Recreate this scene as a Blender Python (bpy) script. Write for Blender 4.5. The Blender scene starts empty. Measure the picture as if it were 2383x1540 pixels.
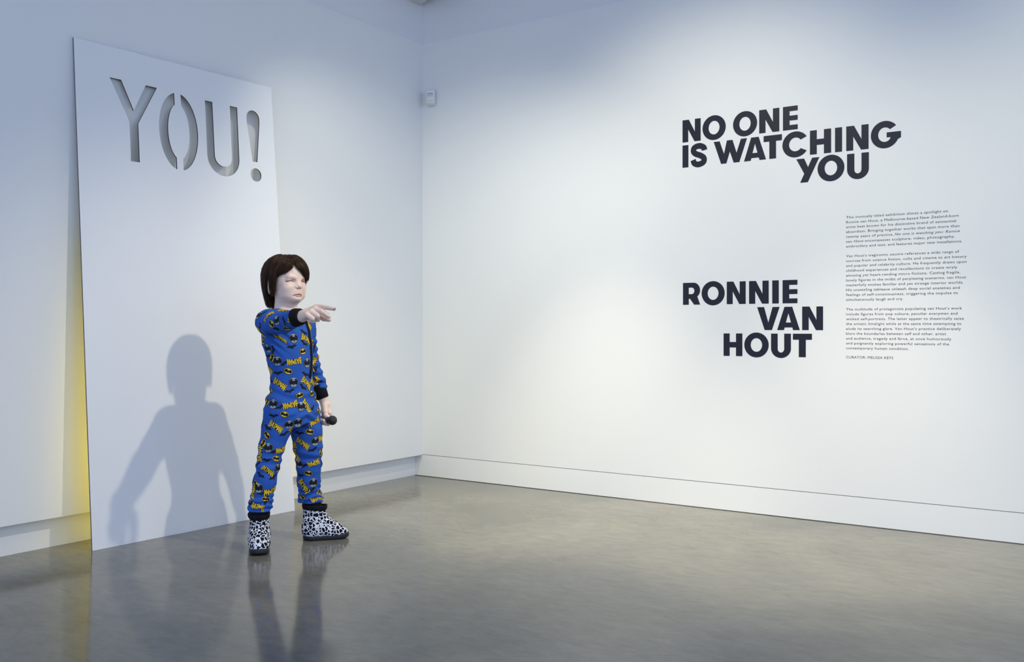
import bpy, bmesh, math, random
import numpy as np
from mathutils import Vector, Matrix
from mathutils.bvhtree import BVHTree
from mathutils.geometry import tessellate_polygon
random.seed(7)
rng = np.random.default_rng(7)
D = bpy.data
S = bpy.context.scene
COL = S.collection
R = math.radians

# ------------------------------------------------------------------ camera
YAW = R(34.416)
F_PX = 2216.35
CAM = Vector((4.2049, -5.0493, 1.02))
cam = D.cameras.new('camera')
cam.sensor_width = 36
cam.lens = F_PX / 2383 * 36
cam.shift_y = -8.6 / 2383
cam_o = D.objects.new('camera', cam)
cam_o.location = CAM
cam_o.rotation_euler = (R(90), 0, YAW)
COL.objects.link(cam_o)
S.camera = cam_o
FW = Vector((-math.sin(YAW), math.cos(YAW), 0))
RT = Vector((math.cos(YAW), math.sin(YAW), 0))


def ray(px, py):
    """direction of the view ray through a pixel of the photograph"""
    return FW + RT * ((px - 1191.5) / F_PX) + Vector((0, 0, (761.38 - py) / F_PX))


# ------------------------------------------------------------------ world, lights, exposure
w = D.worlds.new('world')
S.world = w
w.use_nodes = True
bg = w.node_tree.nodes['Background']
bg.inputs[0].default_value = (0.525, 0.675, 1.0, 1)
bg.inputs[1].default_value = 1.97
S.view_settings.view_transform = 'Standard'
S.view_settings.look = 'None'
S.view_settings.gamma = 1
S.view_settings.exposure = 0
S.view_settings.use_curve_mapping = False


def spot(name, loc, target, power, color, angle, blend, radius):
    l = D.lights.new(name, 'SPOT')
    l.energy = power
    l.color = color
    l.spot_size = R(angle)
    l.spot_blend = blend
    l.shadow_soft_size = radius
    o = D.objects.new(name, l)
    o.location = loc
    o.rotation_euler = (Vector(target) - Vector(loc)).to_track_quat('-Z', 'Y').to_euler()
    COL.objects.link(o)
    return o


WARM = (1.0, 0.95, 0.74)
LIGHTS = [
    ('figure_spotlight', (3.00, -1.70, 2.84), (0.20, -1.84, 0.10), 166, (1.0, .92, .72), 67, 1.0, .035),
    ('board_fill_light', (2.30, -2.75, 3.40), (0.10, -2.10, 0.0), 24, (1.0, .91, .70), 48, 1.0, .07),  # weak fill spot added to brighten the foot of the board
    ('wall_spotlight', (1.0, -1.9, 3.3), (0.55, 0, 0.3), 112, (1.0, .98, .80), 84, 1.0, .06),
    ('wall_spotlight', (2.2, -1.9, 3.4), (2.15, 0, 0.5), 172, (1.0, .95, .73), 92, 1.0, .06),
    ('wall_spotlight', (4.1, -1.8, 3.4), (4.1, 0, 0.3), 94, (1.0, .94, .62), 90, 1.0, .06),
    ('floor_spotlight', (1.5, -1.6, 3.4), (1.5, -0.55, 0.0), 350, (1.0, .90, .66), 46, 1.0, .06),
    ('floor_spotlight', (3.0, -1.6, 3.4), (3.0, -0.55, 0.0), 330, (1.0, .90, .64), 48, 1.0, .06),
]
for a_ in LIGHTS:
    spot(*a_)
for yy_, zz, pw in ((-2.15, .15, 1.0), (-2.15, .45, 1.2), (-2.15, .80, 1.0), (-2.15, 1.10, .6), (-1.55, .25, 1.5), (-1.55, .65, 1.2)):
    l = D.lights.new('yellow_glow_light', 'POINT')  # unseen point lights added for the yellow glow behind the board
    l.energy = pw
    l.color = (1.0, 0.86, 0.0)
    l.shadow_soft_size = .02
    o = D.objects.new('yellow_glow_light', l)
    o.location = (.062 - .022 * zz, yy_, zz)
    COL.objects.link(o)


# ------------------------------------------------------------------ material helpers
def mat(name, color=(.8, .8, .8), rough=.5, spec=.5, metal=0, bump=None, vary=None, attr=None, sheen=0, coat=0):
    m = D.materials.new(name)
    m.use_nodes = True
    nt = m.node_tree
    b = nt.nodes['Principled BSDF']
    b.inputs['Base Color'].default_value = (*color, 1)
    b.inputs['Roughness'].default_value = rough
    b.inputs['Specular IOR Level'].default_value = spec
    b.inputs['Metallic'].default_value = metal
    if sheen:
        b.inputs['Sheen Weight'].default_value = sheen
    if coat:
        b.inputs['Coat Weight'].default_value = coat
    tc = nt.nodes.new('ShaderNodeTexCoord')
    src = None
    if attr:
        a = nt.nodes.new('ShaderNodeAttribute')
        a.attribute_name = attr
        src = a.outputs['Color']
    if vary:
        n = nt.nodes.new('ShaderNodeTexNoise')
        n.inputs['Scale'].default_value = vary[0]
        n.inputs['Detail'].default_value = 6
        nt.links.new(tc.outputs['Object'], n.inputs['Vector'])
        mr = nt.nodes.new('ShaderNodeMapRange')
        mr.inputs['From Min'].default_value = .3
        mr.inputs['From Max'].default_value = .7
        mr.inputs['To Min'].default_value = 1 - vary[1]
        mr.inputs['To Max'].default_value = 1 + vary[1]
        nt.links.new(n.outputs['Fac'], mr.inputs['Value'])
        v = nt.nodes.new('ShaderNodeVectorMath')
        v.operation = 'SCALE'
        if src:
            nt.links.new(src, v.inputs[0])
        else:
            v.inputs[0].default_value = color
        nt.links.new(mr.outputs[0], v.inputs['Scale'])
        src = v.outputs[0]
    if src:
        nt.links.new(src, b.inputs['Base Color'])
    if bump:
        n = nt.nodes.new('ShaderNodeTexNoise')
        n.inputs['Scale'].default_value = bump[0]
        n.inputs['Detail'].default_value = 4
        nt.links.new(tc.outputs['Object'], n.inputs['Vector'])
        bp = nt.nodes.new('ShaderNodeBump')
        bp.inputs['Strength'].default_value = bump[1]
        bp.inputs['Distance'].default_value = bump[2]
        nt.links.new(n.outputs['Fac'], bp.inputs['Height'])
        nt.links.new(bp.outputs[0], b.inputs['Normal'])
    return m


M_WALL = mat('wall_paint', (.80, .80, .79), .55, .35, bump=(220, .12, .001), vary=(1.3, .008))
M_UPPER = mat('upper_wall_paint', (.77, .77, .78), .7, .2, vary=(1.5, .01))
M_CEIL = mat('ceiling_paint', (.68, .68, .68), .8, .2, vary=(1.5, .01))
M_BOARD = mat('board_front_paint', (.82, .82, .82), .5, .3, bump=(160, .08, .0006), vary=(2, .006))
M_EDGE = mat('board_cut_edge', (.17, .15, .14), .8, .2, vary=(30, .2))
M_BACK = mat('board_back', (.6, .6, .6), .6, .3)
nt = M_BACK.node_tree
tc_ = nt.nodes.new('ShaderNodeTexCoord')
sx_ = nt.nodes.new('ShaderNodeSeparateXYZ')
cr_ = nt.nodes.new('ShaderNodeValToRGB')
mr_ = nt.nodes.new('ShaderNodeMath')
mr_.operation = 'MULTIPLY'
mr_.inputs[1].default_value = .4
nt.links.new(tc_.outputs['Object'], sx_.inputs[0])
nt.links.new(sx_.outputs['Z'], mr_.inputs[0])
nt.links.new(mr_.outputs[0], cr_.inputs[0])
cr_.color_ramp.elements[0].position, cr_.color_ramp.elements[0].color = .54, (.80, .70, .01, 1)  # yellow lower part added so light bouncing behind the board turns yellow
cr_.color_ramp.elements[1].position, cr_.color_ramp.elements[1].color = .62, (.85, .85, .85, 1)
nt.links.new(cr_.outputs[0], nt.nodes['Principled BSDF'].inputs['Base Color'])
M_VINYL = mat('black_vinyl', (.013, .014, .026), .45, .3, vary=(4, .05))
M_TEXT = mat('grey_vinyl', (.045, .045, .06), .5, .3, vary=(4, .05))
M_PLASTIC = mat('white_plastic', (.74, .74, .76), .4, .5, vary=(8, .01))
M_DARKP = mat('dark_plastic', (.03, .03, .04), .35, .5, vary=(20, .05))
M_SKIN = mat('painted_skin', (.7, .55, .5), .42, .4, attr='Col', bump=(300, .25, .0008), vary=(25, .04))
M_EYE = mat('eye', (.045, .03, .025), .2, .5, vary=(60, .2))
M_SUIT = mat('blue_jersey', (.027, .098, .41), .88, .15, bump=(900, .3, .0006), vary=(9, .12))
M_BLACKC = mat('black_knit', (.008, .008, .010), .9, .15, bump=(700, .6, .001), vary=(40, .2))
M_PBLACK = mat('print_black', (.010, .011, .018), .8, .2, vary=(60, .1))
M_PYELLOW = mat('print_yellow', (.78, .53, .035), .8, .2, vary=(60, .08))
M_PGREY = mat('print_grey', (.27, .32, .38), .8, .2, vary=(60, .08))
M_SOLE = mat('sole_rubber', (.010, .010, .017), .55, .4, bump=(200, .3, .001), vary=(30, .1))
M_METAL = mat('mic_grille', (.020, .020, .022), .42, .5, metal=.3, bump=(1600, .9, .001), vary=(90, .2))
M_MIC = mat('mic_handle_paint', (.018, .018, .02), .4, .5, vary=(20, .1))


def floor_material():
    m = D.materials.new('polished_concrete')
    m.use_nodes = True
    nt = m.node_tree
    b = nt.nodes['Principled BSDF']
    tc = nt.nodes.new('ShaderNodeTexCoord')

    def noise(scale, detail, rough, stretch=None, dist=0):
        n = nt.nodes.new('ShaderNodeTexNoise')
        n.inputs['Scale'].default_value = scale
        n.inputs['Detail'].default_value = detail
        n.inputs['Roughness'].default_value = rough
        n.inputs['Distortion'].default_value = dist
        if stretch:
            mp = nt.nodes.new('ShaderNodeMapping')
            mp.inputs['Scale'].default_value = stretch
            mp.inputs['Rotation'].default_value = (0, 0, .6)
            nt.links.new(tc.outputs['Object'], mp.inputs['Vector'])
            nt.links.new(mp.outputs[0], n.inputs['Vector'])
        else:
            nt.links.new(tc.outputs['Object'], n.inputs['Vector'])
        return n.outputs['Fac']

    def ramp(fac, stops):
        r = nt.nodes.new('ShaderNodeValToRGB')
        e = r.color_ramp.elements
        e[0].position, e[0].color = stops[0][0], (*stops[0][1], 1)
        e[1].position, e[1].color = stops[-1][0], (*stops[-1][1], 1)
        for p, c in stops[1:-1]:
            x = e.new(p)
            x.color = (*c, 1)
        nt.links.new(fac, r.inputs[0])
        return r.outputs[0]

    def mix(fac, a, c, mode='MIX'):
        x = nt.nodes.new('ShaderNodeMix')
        x.data_type = 'RGBA'
        x.blend_type = mode
        if isinstance(fac, float):
            x.inputs[0].default_value = fac
        else:
            nt.links.new(fac, x.inputs[0])
        nt.links.new(a, x.inputs[6])
        nt.links.new(c, x.inputs[7])
        return x.outputs[2]
    big = ramp(noise(.9, 6, .6, dist=.6), [(.34, (.122, .118, .101)), (.5, (.165, .158, .134)), (.66, (.215, .201, .166))])
    fine = ramp(noise(9, 8, .72, (1, 2.2, 1), .4), [(.3, (.80, .80, .80)), (.5, (1, 1, 1)), (.72, (1.17, 1.16, 1.13))])
    c = mix(1.0, big, fine, 'MULTIPLY')
    scuff = ramp(noise(26, 7, .8, (1, 4, 1), 1.2), [(.70, (0, 0, 0)), (.86, (.05, .05, .048))])
    c = mix(1.0, c, scuff, 'ADD')
    nt.links.new(c, b.inputs['Base Color'])
    rr = ramp(noise(3.5, 6, .65), [(.3, (.085,) * 3), (.7, (.15,) * 3)])
    nt.links.new(rr, b.inputs['Roughness'])
    b.inputs['Specular IOR Level'].default_value = .25
    bp = nt.nodes.new('ShaderNodeBump')
    bp.inputs['Strength'].default_value = .03
    bp.inputs['Distance'].default_value = .003
    nt.links.new(noise(6, 4, .5), bp.inputs['Height'])
    nt.links.new(bp.outputs[0], b.inputs['Normal'])
    return m


def cow_material():
    m = D.materials.new('cow_print_plush')
    m.use_nodes = True
    nt = m.node_tree
    b = nt.nodes['Principled BSDF']
    tc = nt.nodes.new('ShaderNodeTexCoord')
    n = nt.nodes.new('ShaderNodeTexNoise')
    n.inputs['Scale'].default_value = 75
    n.inputs['Detail'].default_value = 2
    nt.links.new(tc.outputs['Object'], n.inputs['Vector'])
    mul = nt.nodes.new('ShaderNodeVectorMath')
    mul.operation = 'SCALE'
    mul.inputs['Scale'].default_value = .016
    nt.links.new(n.outputs['Color'], mul.inputs[0])
    add = nt.nodes.new('ShaderNodeVectorMath')
    add.operation = 'ADD'
    nt.links.new(tc.outputs['Object'], add.inputs[0])
    nt.links.new(mul.outputs[0], add.inputs[1])

    def vor(scale, thr):
        v = nt.nodes.new('ShaderNodeTexVoronoi')
        v.feature = 'DISTANCE_TO_EDGE'
        v.inputs['Scale'].default_value = scale
        nt.links.new(add.outputs[0], v.inputs['Vector'])
        r = nt.nodes.new('ShaderNodeMath')
        r.operation = 'GREATER_THAN'
        r.inputs[1].default_value = thr
        nt.links.new(v.outputs['Distance'], r.inputs[0])
        return r.outputs[0]
    a, c = vor(56, .10), vor(120, .33)
    mx = nt.nodes.new('ShaderNodeMath')
    mx.operation = 'MAXIMUM'
    nt.links.new(a, mx.inputs[0])
    nt.links.new(c, mx.inputs[1])
    x = nt.nodes.new('ShaderNodeMix')
    x.data_type = 'RGBA'
    nt.links.new(mx.outputs[0], x.inputs[0])
    x.inputs[6].default_value = (.74, .74, .80, 1)
    x.inputs[7].default_value = (.008, .008, .018, 1)
    nt.links.new(x.outputs[2], b.inputs['Base Color'])
    b.inputs['Roughness'].default_value = .9
    b.inputs['Specular IOR Level'].default_value = .1
    return m


M_FLOOR = floor_material()
M_COW = cow_material()


def hair_material():
    m = D.materials.new('wig_hair')
    m.use_nodes = True
    nt = m.node_tree
    b = nt.nodes['Principled BSDF']
    a = nt.nodes.new('ShaderNodeAttribute')
    a.attribute_name = 'Col'
    nt.links.new(a.outputs['Color'], b.inputs['Base Color'])
    b.inputs['Roughness'].default_value = .34
    b.inputs['Specular IOR Level'].default_value = .40
    b.inputs['Specular Tint'].default_value = (1, .72, .50, 1)
    return m


M_HAIR = hair_material()


# ------------------------------------------------------------------ object helpers
def link(name, me, parent=None, mats=(), smooth=False):
    for m in mats:
        me.materials.append(m)
    if smooth:
        me.polygons.foreach_set('use_smooth', np.ones(len(me.polygons), bool))
    o = D.objects.new(name, me)
    COL.objects.link(o)
    if parent:
        o.parent = parent
    return o


def tag(o, label=None, cat=None, group=None, kind=None):
    if label:
        o['label'] = label
    if cat:
        o['category'] = cat
    if group:
        o['group'] = group
    if kind:
        o['kind'] = kind
    return o


def empty(name, loc, label, cat):
    o = D.objects.new(name, None)
    o.empty_display_size = .1
    o.location = loc
    COL.objects.link(o)
    return tag(o, label, cat)


def mesh_py(name, v, f):
    me = D.meshes.new(name)
    me.from_pydata(v, [], f)
    me.update()
    return me


def box_data(x0, x1, y0, y1, z0, z1):
    v = [(x, y, z) for x in (x0, x1) for y in (y0, y1) for z in (z0, z1)]
    f = [(0, 1, 3, 2), (4, 6, 7, 5), (0, 4, 5, 1), (2, 3, 7, 6), (0, 2, 6, 4), (1, 5, 7, 3)]
    return v, f


def box(name, x0, x1, y0, y1, z0, z1, m, parent=None, bevel=0):
    me = mesh_py(name, *box_data(x0, x1, y0, y1, z0, z1))
    if bevel:
        bm = bmesh.new()
        bm.from_mesh(me)
        bmesh.ops.bevel(bm, geom=bm.edges[:], offset=bevel, segments=2, affect='EDGES', profile=.5)
        bm.to_mesh(me)
        bm.free()
    return link(name, me, parent, (m,))


def structure(o):
    o['kind'] = 'structure'
    return o


def prism(loops, to3, n, depth):
    """loops = outer + holes as 2D points; to3 maps 2D to the front plane; n = front normal, solid goes back by depth"""
    flat = [p for L in loops for p in L]
    tris = tessellate_polygon([[Vector((a, b, 0)) for a, b in L] for L in loops])
    front = [to3(*p) for p in flat]
    back = [p - n * depth for p in front]
    N = len(flat)
    v = front + back
    f = []
    k = 0
    e1 = front[tris[0][1]] - front[tris[0][0]]
    for t in tris:
        a, b, c = t
        if (front[b] - front[a]).cross(front[c] - front[a]).dot(n) < 0:
            a, c = c, a
        f.append((a, b, c))
        f.append((c + N, b + N, a + N))
    nf = len(f)
    base = 0
    for L in loops:
        m_ = len(L)
        for i in range(m_):
            j = (i + 1) % m_
            f.append((base + i, base + j, base + j + N, base + i + N))
        base += m_
    return [tuple(p) for p in v], f, nf


# ------------------------------------------------------------------ room
ZT = 2.9606      # top of the lined wall
ZS = 0.1452      # underside of the lined wall / skirting joint
RC = 0.0664      # depth of the recessed plinth on the left wall
box_o = structure(box('floor', -2, 11, -11, 2, -.2, 0, M_FLOOR))
structure(box('wall_left', -.16, 0, -11, .16, ZS, ZT, M_WALL))
structure(box('baseboard_left', -.16, -RC, -11, .16, 0, ZS + .01, M_WALL))
wr = box('wall_right', -.0, 11, 0, .16, ZS + .004, ZT, M_WALL)
structure(wr)
structure(box('baseboard_right', -RC, 11, -.0015, .16, .0035, ZS - .0005, M_WALL))
structure(box('trim_1', -RC, 11, .012, .16, 0, ZS + .02, M_UPPER))
structure(box('wall_upper_left', -.16, -.008, -11, .16, ZT, 4.3, M_UPPER))
structure(box('wall_upper_right', -.16, 11, .008, .2, ZT, 4.3, M_UPPER))
structure(box('ceiling', -.16, 8.2, -7.5, .2, 4.3, 4.4, M_CEIL))
# small dropped soffit in the corner above the lined wall
v = [(-.02, .005), (-.02, -.62), (.5, -.62), (.5, -.32), (.0, -.014)]
sv, sf, _ = prism([v], lambda a, b: Vector((a, b, 3.225)), Vector((0, 0, -1)), .5)
structure(link('trim_2', mesh_py('trim_2', sv, sf), None, (M_CEIL,)))

# ------------------------------------------------------------------ leaning board with cut-out writing
PB0 = Vector((.17235, -2.54837, 0))
PB1 = Vector((.21282, -1.36085, 0))
PTOP = Vector((.0100, -2.56579, 2.37079))
es = (PB1 - PB0).normalized()
PW = (PB1 - PB0).length
et = PTOP - PB0
et = (et - es * et.dot(es)).normalized()
PH = 2.3764
en = es.cross(et)
if en.x < 0:
    en = -en


def arc(cx, cy, rx, ry, a0, a1, n):
    return [(cx + rx * math.cos(R(a0 + (a1 - a0) * i / n)), cy + ry * math.sin(R(a0 + (a1 - a0) * i / n))) for i in range(n + 1)]


def o_half(side):
    cx, cy, ro, rio, ho, hi, g = .539, 2.019, .114, .062, .199, .142, .0185
    a = math.degrees(math.acos(g / ro))
    b = math.degrees(math.acos(g / rio))
    if side > 0:
        return arc(cx, cy, ro, ho, -a, a, 30) + arc(cx, cy, rio, hi, b, -b, 30)
    return arc(cx, cy, ro, ho, 180 - a, 180 + a, 30) + arc(cx, cy, rio, hi, 180 + b, 180 - b, 30)


Yh = [(.168, 2.222), (.228, 2.222), (.289, 2.083), (.360, 2.222), (.422, 2.222), (.311, 2.022), (.311, 1.829), (.263, 1.829), (.263, 2.025)]
Uh = [(.704, 2.214)] + arc(.8065, 1.928, .1025, .1035, 180, 360, 28) + [(.909, 2.214), (.861, 2.214)] + arc(.8065, 1.930, .0545, .054, 360, 180, 22) + [(.750, 2.214)]
Xh = arc(1.0125, 2.172, .0435, .0445, 0, 180, 20) + [(.969, 2.150), (.9975, 1.931), (1.030, 1.931), (1.056, 2.150)]
Dh = arc(1.0165, 1.8585, .0365, .0365, 0, 360, 32)[:-1]
rect = [(0, 0), (PW, 0), (PW - .0325, PH), (0, PH)]
bt = .0085
cut = [[(a + .0062, b + .003) for a, b in L] for L in (Yh, o_half(1), o_half(-1), Uh, Xh, Dh)]
mid = (PB0 + PB1) / 2
bv, bf, nf = prism([rect] + cut, lambda a, b: PB0 + es * a + et * b - mid, en, bt)
me = mesh_py('leaning_board', bv, bf)
for m in (M_BOARD, M_EDGE, M_BACK):
    me.materials.append(m)
for p in me.polygons:
    p.material_index = 0 if (p.index < nf and p.index % 2 == 0) else (2 if p.index < nf else 1)
board = link('leaning_board', me)
board.location = mid
# top corner of the back touches the wall, bottom front edge on the floor: lift so no corner dips below the floor
tag(board, 'tall white board with cut-out capitals YOU! leaning on the wall', 'board')
board.location.z += .0005


# ------------------------------------------------------------------ wall lettering
def ring(rx, ry, ix, iy, cx=.5, cy=.5, n=56):
    return [arc(cx, cy, rx, ry, 0, 360, n)[:-1], arc(cx, cy, ix, iy, 360, 0, n)[:-1]]


def catmull(pts, n=10):
    out = []
    P = [pts[0]] + pts + [pts[-1]]
    for i in range(1, len(P) - 2):
        for k in range(n):
            t = k / n
            q = []
            for c in (0, 1):
                p0, p1, p2, p3 = P[i - 1][c], P[i][c], P[i + 1][c], P[i + 2][c]
                q.append(.5 * (2 * p1 + (p2 - p0) * t + (2 * p0 - 5 * p1 + 4 * p2 - p3) * t * t + (3 * p1 - p0 - 3 * p2 + p3) * t ** 3))
            out.append(tuple(q))
    out.append(pts[-1])
    return out


def thick(path, wd, asp):
    """offset a centre line; asp = width / height of the unit box, so strokes stay even"""
    L, Q = [], []
    for i, p in enumerate(path):
        a = path[max(i - 1, 0)]
        b = path[min(i + 1, len(path) - 1)]
        tx, ty = (b[0] - a[0]) * asp, b[1] - a[1]
        l = math.hypot(tx, ty)
        nx, ny = -ty / l * wd / 2, tx / l * wd / 2
        L.append((p[0] + nx / asp, p[1] + ny))
        Q.append((p[0] - nx / asp, p[1] - ny))
    return L + Q[::-1]


def glyph(ch, asp):
    """list of letters' shapes, each = [outer, holes...], in a unit box"""
    if ch == 'N':
        return [[[(0, 0), (0, 1), (.35, 1), (.685, .43), (.685, 1), (1, 1), (1, 0), (.665, 0), (.315, .56), (.315, 0)]]]
    if ch == 'O':
        return [ring(.5, .545, .235, .30)]
    if ch == 'E':
        return [[[(0, 0), (0, 1), (1, 1), (1, .79), (.45, .79), (.45, .60), (1, .60), (1, .395), (.45, .395), (.45, .205), (1, .205), (1, 0)]]]
    if ch == 'I':
        return [[[(0, 0), (0, 1), (1, 1), (1, 0)]]]
    if ch == 'S':
        c = catmull([(.835, .69), (.79, .815), (.53, .905), (.24, .84), (.19, .68), (.33, .56), (.60, .47), (.80, .34), (.77, .16), (.48, .08), (.24, .15), (.165, .30)])
        return [[thick(c, .255, asp)]]
    if ch == 'W':
        return [[[(0, 1), (.18, 1), (.315, .42), (.40, 1), (.57, 1), (.69, .42), (.82, 1), (1, 1), (.775, 0), (.605, 0), (.49, .50), (.385, 0), (.225, 0)]]]
    if ch == 'A':
        return [[[(0, 0), (.30, 0), (.335, .113), (.675, .113), (.705, 0), (1, 0), (.667, 1), (.326, 1)], [(.5, .727), (.386, .324), (.614, .324)]]]
    if ch == 'T':
        return [[[(0, .745), (0, 1), (1, 1), (1, .745), (.68, .745), (.68, 0), (.315, 0), (.315, .745)]]]
    if ch == 'C':
        return [[arc(.52, .5, .52, .545, 33, 327, 48) + arc(.52, .5, .255, .29, 322, 38, 40)]]
    if ch == 'H':
        return [[[(0, 0), (0, 1), (.325, 1), (.325, .62), (.665, .62), (.665, 1), (1, 1), (1, 0), (.665, 0), (.665, .38), (.325, .38), (.325, 0)]]]
    if ch == 'G':
        c = arc(.47, .5, .47, .545, 38, 336, 48) + [(1.0, .33), (1.0, .58), (.53, .58), (.53, .38), (.66, .38)] + arc(.47, .5, .225, .29, 315, 42, 36)
        return [[c]]
    if ch == 'Y':
        return [[[(0, 1), (.34, 1), (.51, .63), (.69, 1), (1, 1), (.5, 0), (.17, 0), (.345, .36)]]]
    if ch == 'U':
        return [[[(0, 1)] + arc(.5, .36, .5, .41, 180, 360, 30) + [(1, 1), (.665, 1)] + arc(.5, .345, .165, .165, 360, 180, 20) + [(.335, 1)]]]
    if ch == 'R':
        out = [(0, 0), (0, 1), (.58, 1)] + arc(.62, .655, .38, .345, 80, -55, 20) + [(1, 0), (.655, 0), (.41, .27), (.34, .27), (.34, 0)]
        hole = [(.34, .78), (.52, .78)] + arc(.52, .63, .15, .15, 80, -80, 12) + [(.52, .48), (.34, .48)]
        return [[out, hole[::-1]]]
    if ch == 'V':
        return [[[(0, 1), (.31, 1), (.5, .32), (.69, 1), (1, 1), (.66, 0), (.337, 0)]]]


def lettering(name, label, rows, cap):
    x0 = min(a for r_ in rows for _, a, b in r_[1])
    z0 = min(r_[0] for r_ in rows)
    root = empty(name, (x0, 0, z0), label, 'wall lettering')
    for z, lets in rows:
        for ch, a, b in lets:
            vv, ff = [], []
            for g in glyph(ch, (b - a) / cap):
                if ch == 'R' or ch == 'A' or ch == 'O':
                    pass
                gv, gf, _ = prism(g, lambda u, q: Vector((a + u * (b - a) - x0, -.0012, z + q * cap - z0)), Vector((0, -1, 0)), .0010)
                k = len(vv)
                vv += gv
                ff += [tuple(i + k for i in f_) for f_ in gf]
            link('letter', mesh_py('letter', vv, ff), root, (M_VINYL,))
    return root


lettering('exhibition_title', 'large black capitals NO ONE IS WATCHING YOU high on the white wall', [
    (2.0765, [('N', 1.9292, 2.0397), ('O', 2.0511, 2.189), ('O', 2.2316, 2.3691), ('N', 2.3809, 2.4923), ('E', 2.5123, 2.592)]),
    (1.9325, [('I', 1.9292, 1.9652), ('S', 1.9774, 2.0794), ('W', 2.1181, 2.3116), ('A', 2.2949, 2.4189), ('T', 2.4055, 2.5066), ('C', 2.5094, 2.6456), ('H', 2.6572, 2.7674), ('I', 2.7878, 2.8236), ('N', 2.8449, 2.9562), ('G', 2.9676, 3.1133)]),
    (1.7890, [('Y', 2.5848, 2.7066), ('O', 2.6973, 2.8353), ('U', 2.8491, 2.9578)])], .1268)
lettering('artist_name', 'three black capital words of a name, left of the small wall text', [
    (1.1490, [('R', 1.932, 2.0362), ('O', 2.0458, 2.1826), ('N', 2.1951, 2.3042), ('N', 2.3236, 2.4337), ('I', 2.4535, 2.4893), ('E', 2.5102, 2.5904)]),
    (1.0055, [('V', 2.3694, 2.4937), ('A', 2.4806, 2.6032), ('N', 2.6159, 2.7258)]),
    (.8615, [('H', 2.1765, 2.2851), ('O', 2.2965, 2.4337), ('U', 2.4469, 2.5554), ('T', 2.5661, 2.6676)])], .1245)

TEXT = [
    ('This ironically titled exhibition shines a spotlight on', .487), ('Ronnie van Hout, a Melbourne-based New Zealand-born', .535),
    ('artist best known for his distinctive brand of existential', .523), ('absurdism. Bringing together works that span more than', .538),
    ('twenty years of practice, |No one is watching you: Ronnie', .54), ('|van Hout| encompasses sculpture, video, photography,', .517),
    ('embroidery and text, and features major new installations.', .551), None,
    ('Van Hout’s tragicomic oeuvre references a wide range of', .537), ('sources from science fiction, cults and cinema to art history', .57),
    ('and popular and celebrity culture. He frequently draws upon', .57), ('childhood experiences and recollections to create wryly', .528),
    ('amusing yet heart-rending micro fictions. Casting fragile,', .542), ('lonely figures in the midst of perplexing scenarios, van Hout', .568),
    ('masterfully evokes familiar and yet strange interior worlds.', .556), ('His unsettling tableaux unleash deep social anxieties and', .54),
    ('feelings of self-consciousness, triggering the impulse to', .531), ('simultaneously laugh and cry.', .28), None,
    ('The multitude of protagonists populating van Hout’s work', .55), ('include figures from pop culture, peculiar everymen and', .53),
    ('wicked self-portraits. The latter appear to theatrically seize', .558), ('the artistic limelight while at the same time attempting to', .547),
    ('elude its searching glare. Van Hout’s practice deliberately', .545), ('blurs the boundaries between self and other, artist', .478),
    ('and audience, tragedy and farce, at once humorously', .502), ('and poignantly exploring powerful sensations of the', .492),
    ('contemporary human condition.', .306), None, ('CURATOR: MELISSA KEYS', .232)]
tx, tz = 2.8441, 1.5831
wt = empty('wall_text', (tx, 0, .8605), 'small grey paragraphs of wall text right of the big black letters', 'wall text')


def text_mesh(body, slant=0.0):
    c = D.curves.new('text', 'FONT')
    c.body = body
    c.resolution_u = 2
    c.space_character = 1.06
    c.shear = slant
    o = D.objects.new('text', c)
    COL.objects.link(o)
    dg = bpy.context.evaluated_depsgraph_get()
    me_ = D.meshes.new_from_object(o.evaluated_get(dg))
    D.objects.remove(o)
    D.curves.remove(c)
    co = np.zeros(len(me_.vertices) * 3)
    me_.vertices.foreach_get('co', co)
    fs = [tuple(p.vertices) for p in me_.polygons]
    D.meshes.remove(me_)
    return co.reshape(-1, 3), fs


def text_line(body, width, x, z):
    parts, adv, sl = body.split('|'), 0.0, 0.0
    vs, fs, k = [], [], 0
    for i, seg in enumerate(parts):
        if seg:
            lead = len(seg) - len(seg.lstrip(' '))
            if lead:
                adv += .28
            co, ff = text_mesh(seg.strip(' '), sl)
            co = co.copy()
            co[:, 0] += adv - co[:, 0].min()
            adv = co[:, 0].max() + (.28 if seg.endswith(' ') else .02)
            vs.append(co)
            fs += [tuple(q + k for q in f_) for f_ in ff]
            k += len(co)
        sl = .28 - sl
    co = np.vstack(vs)
    co[:, 0] -= co[:, 0].min()
    sx = width / co[:, 0].max()
    sz = .0128 / .70
    out = [(x + p[0] * sx, -.0006, z + p[1] * sz) for p in co]
    return out, fs


para = None
for i, row in enumerate(TEXT):
    if row is None:
        para = None
        continue
    z = tz - i * .02505 - (.0 if i < 29 else -.003)
    if para is None:
        para = D.objects.new('curator_credit' if i == 29 else 'paragraph', None)
        para.empty_display_size = .05
        para.parent = wt
        COL.objects.link(para)
    vv, ff = text_line(row[0], row[1], 0, z - .8605)
    link('text_line', mesh_py('text_line', vv, ff), para, (M_TEXT,))

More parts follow.
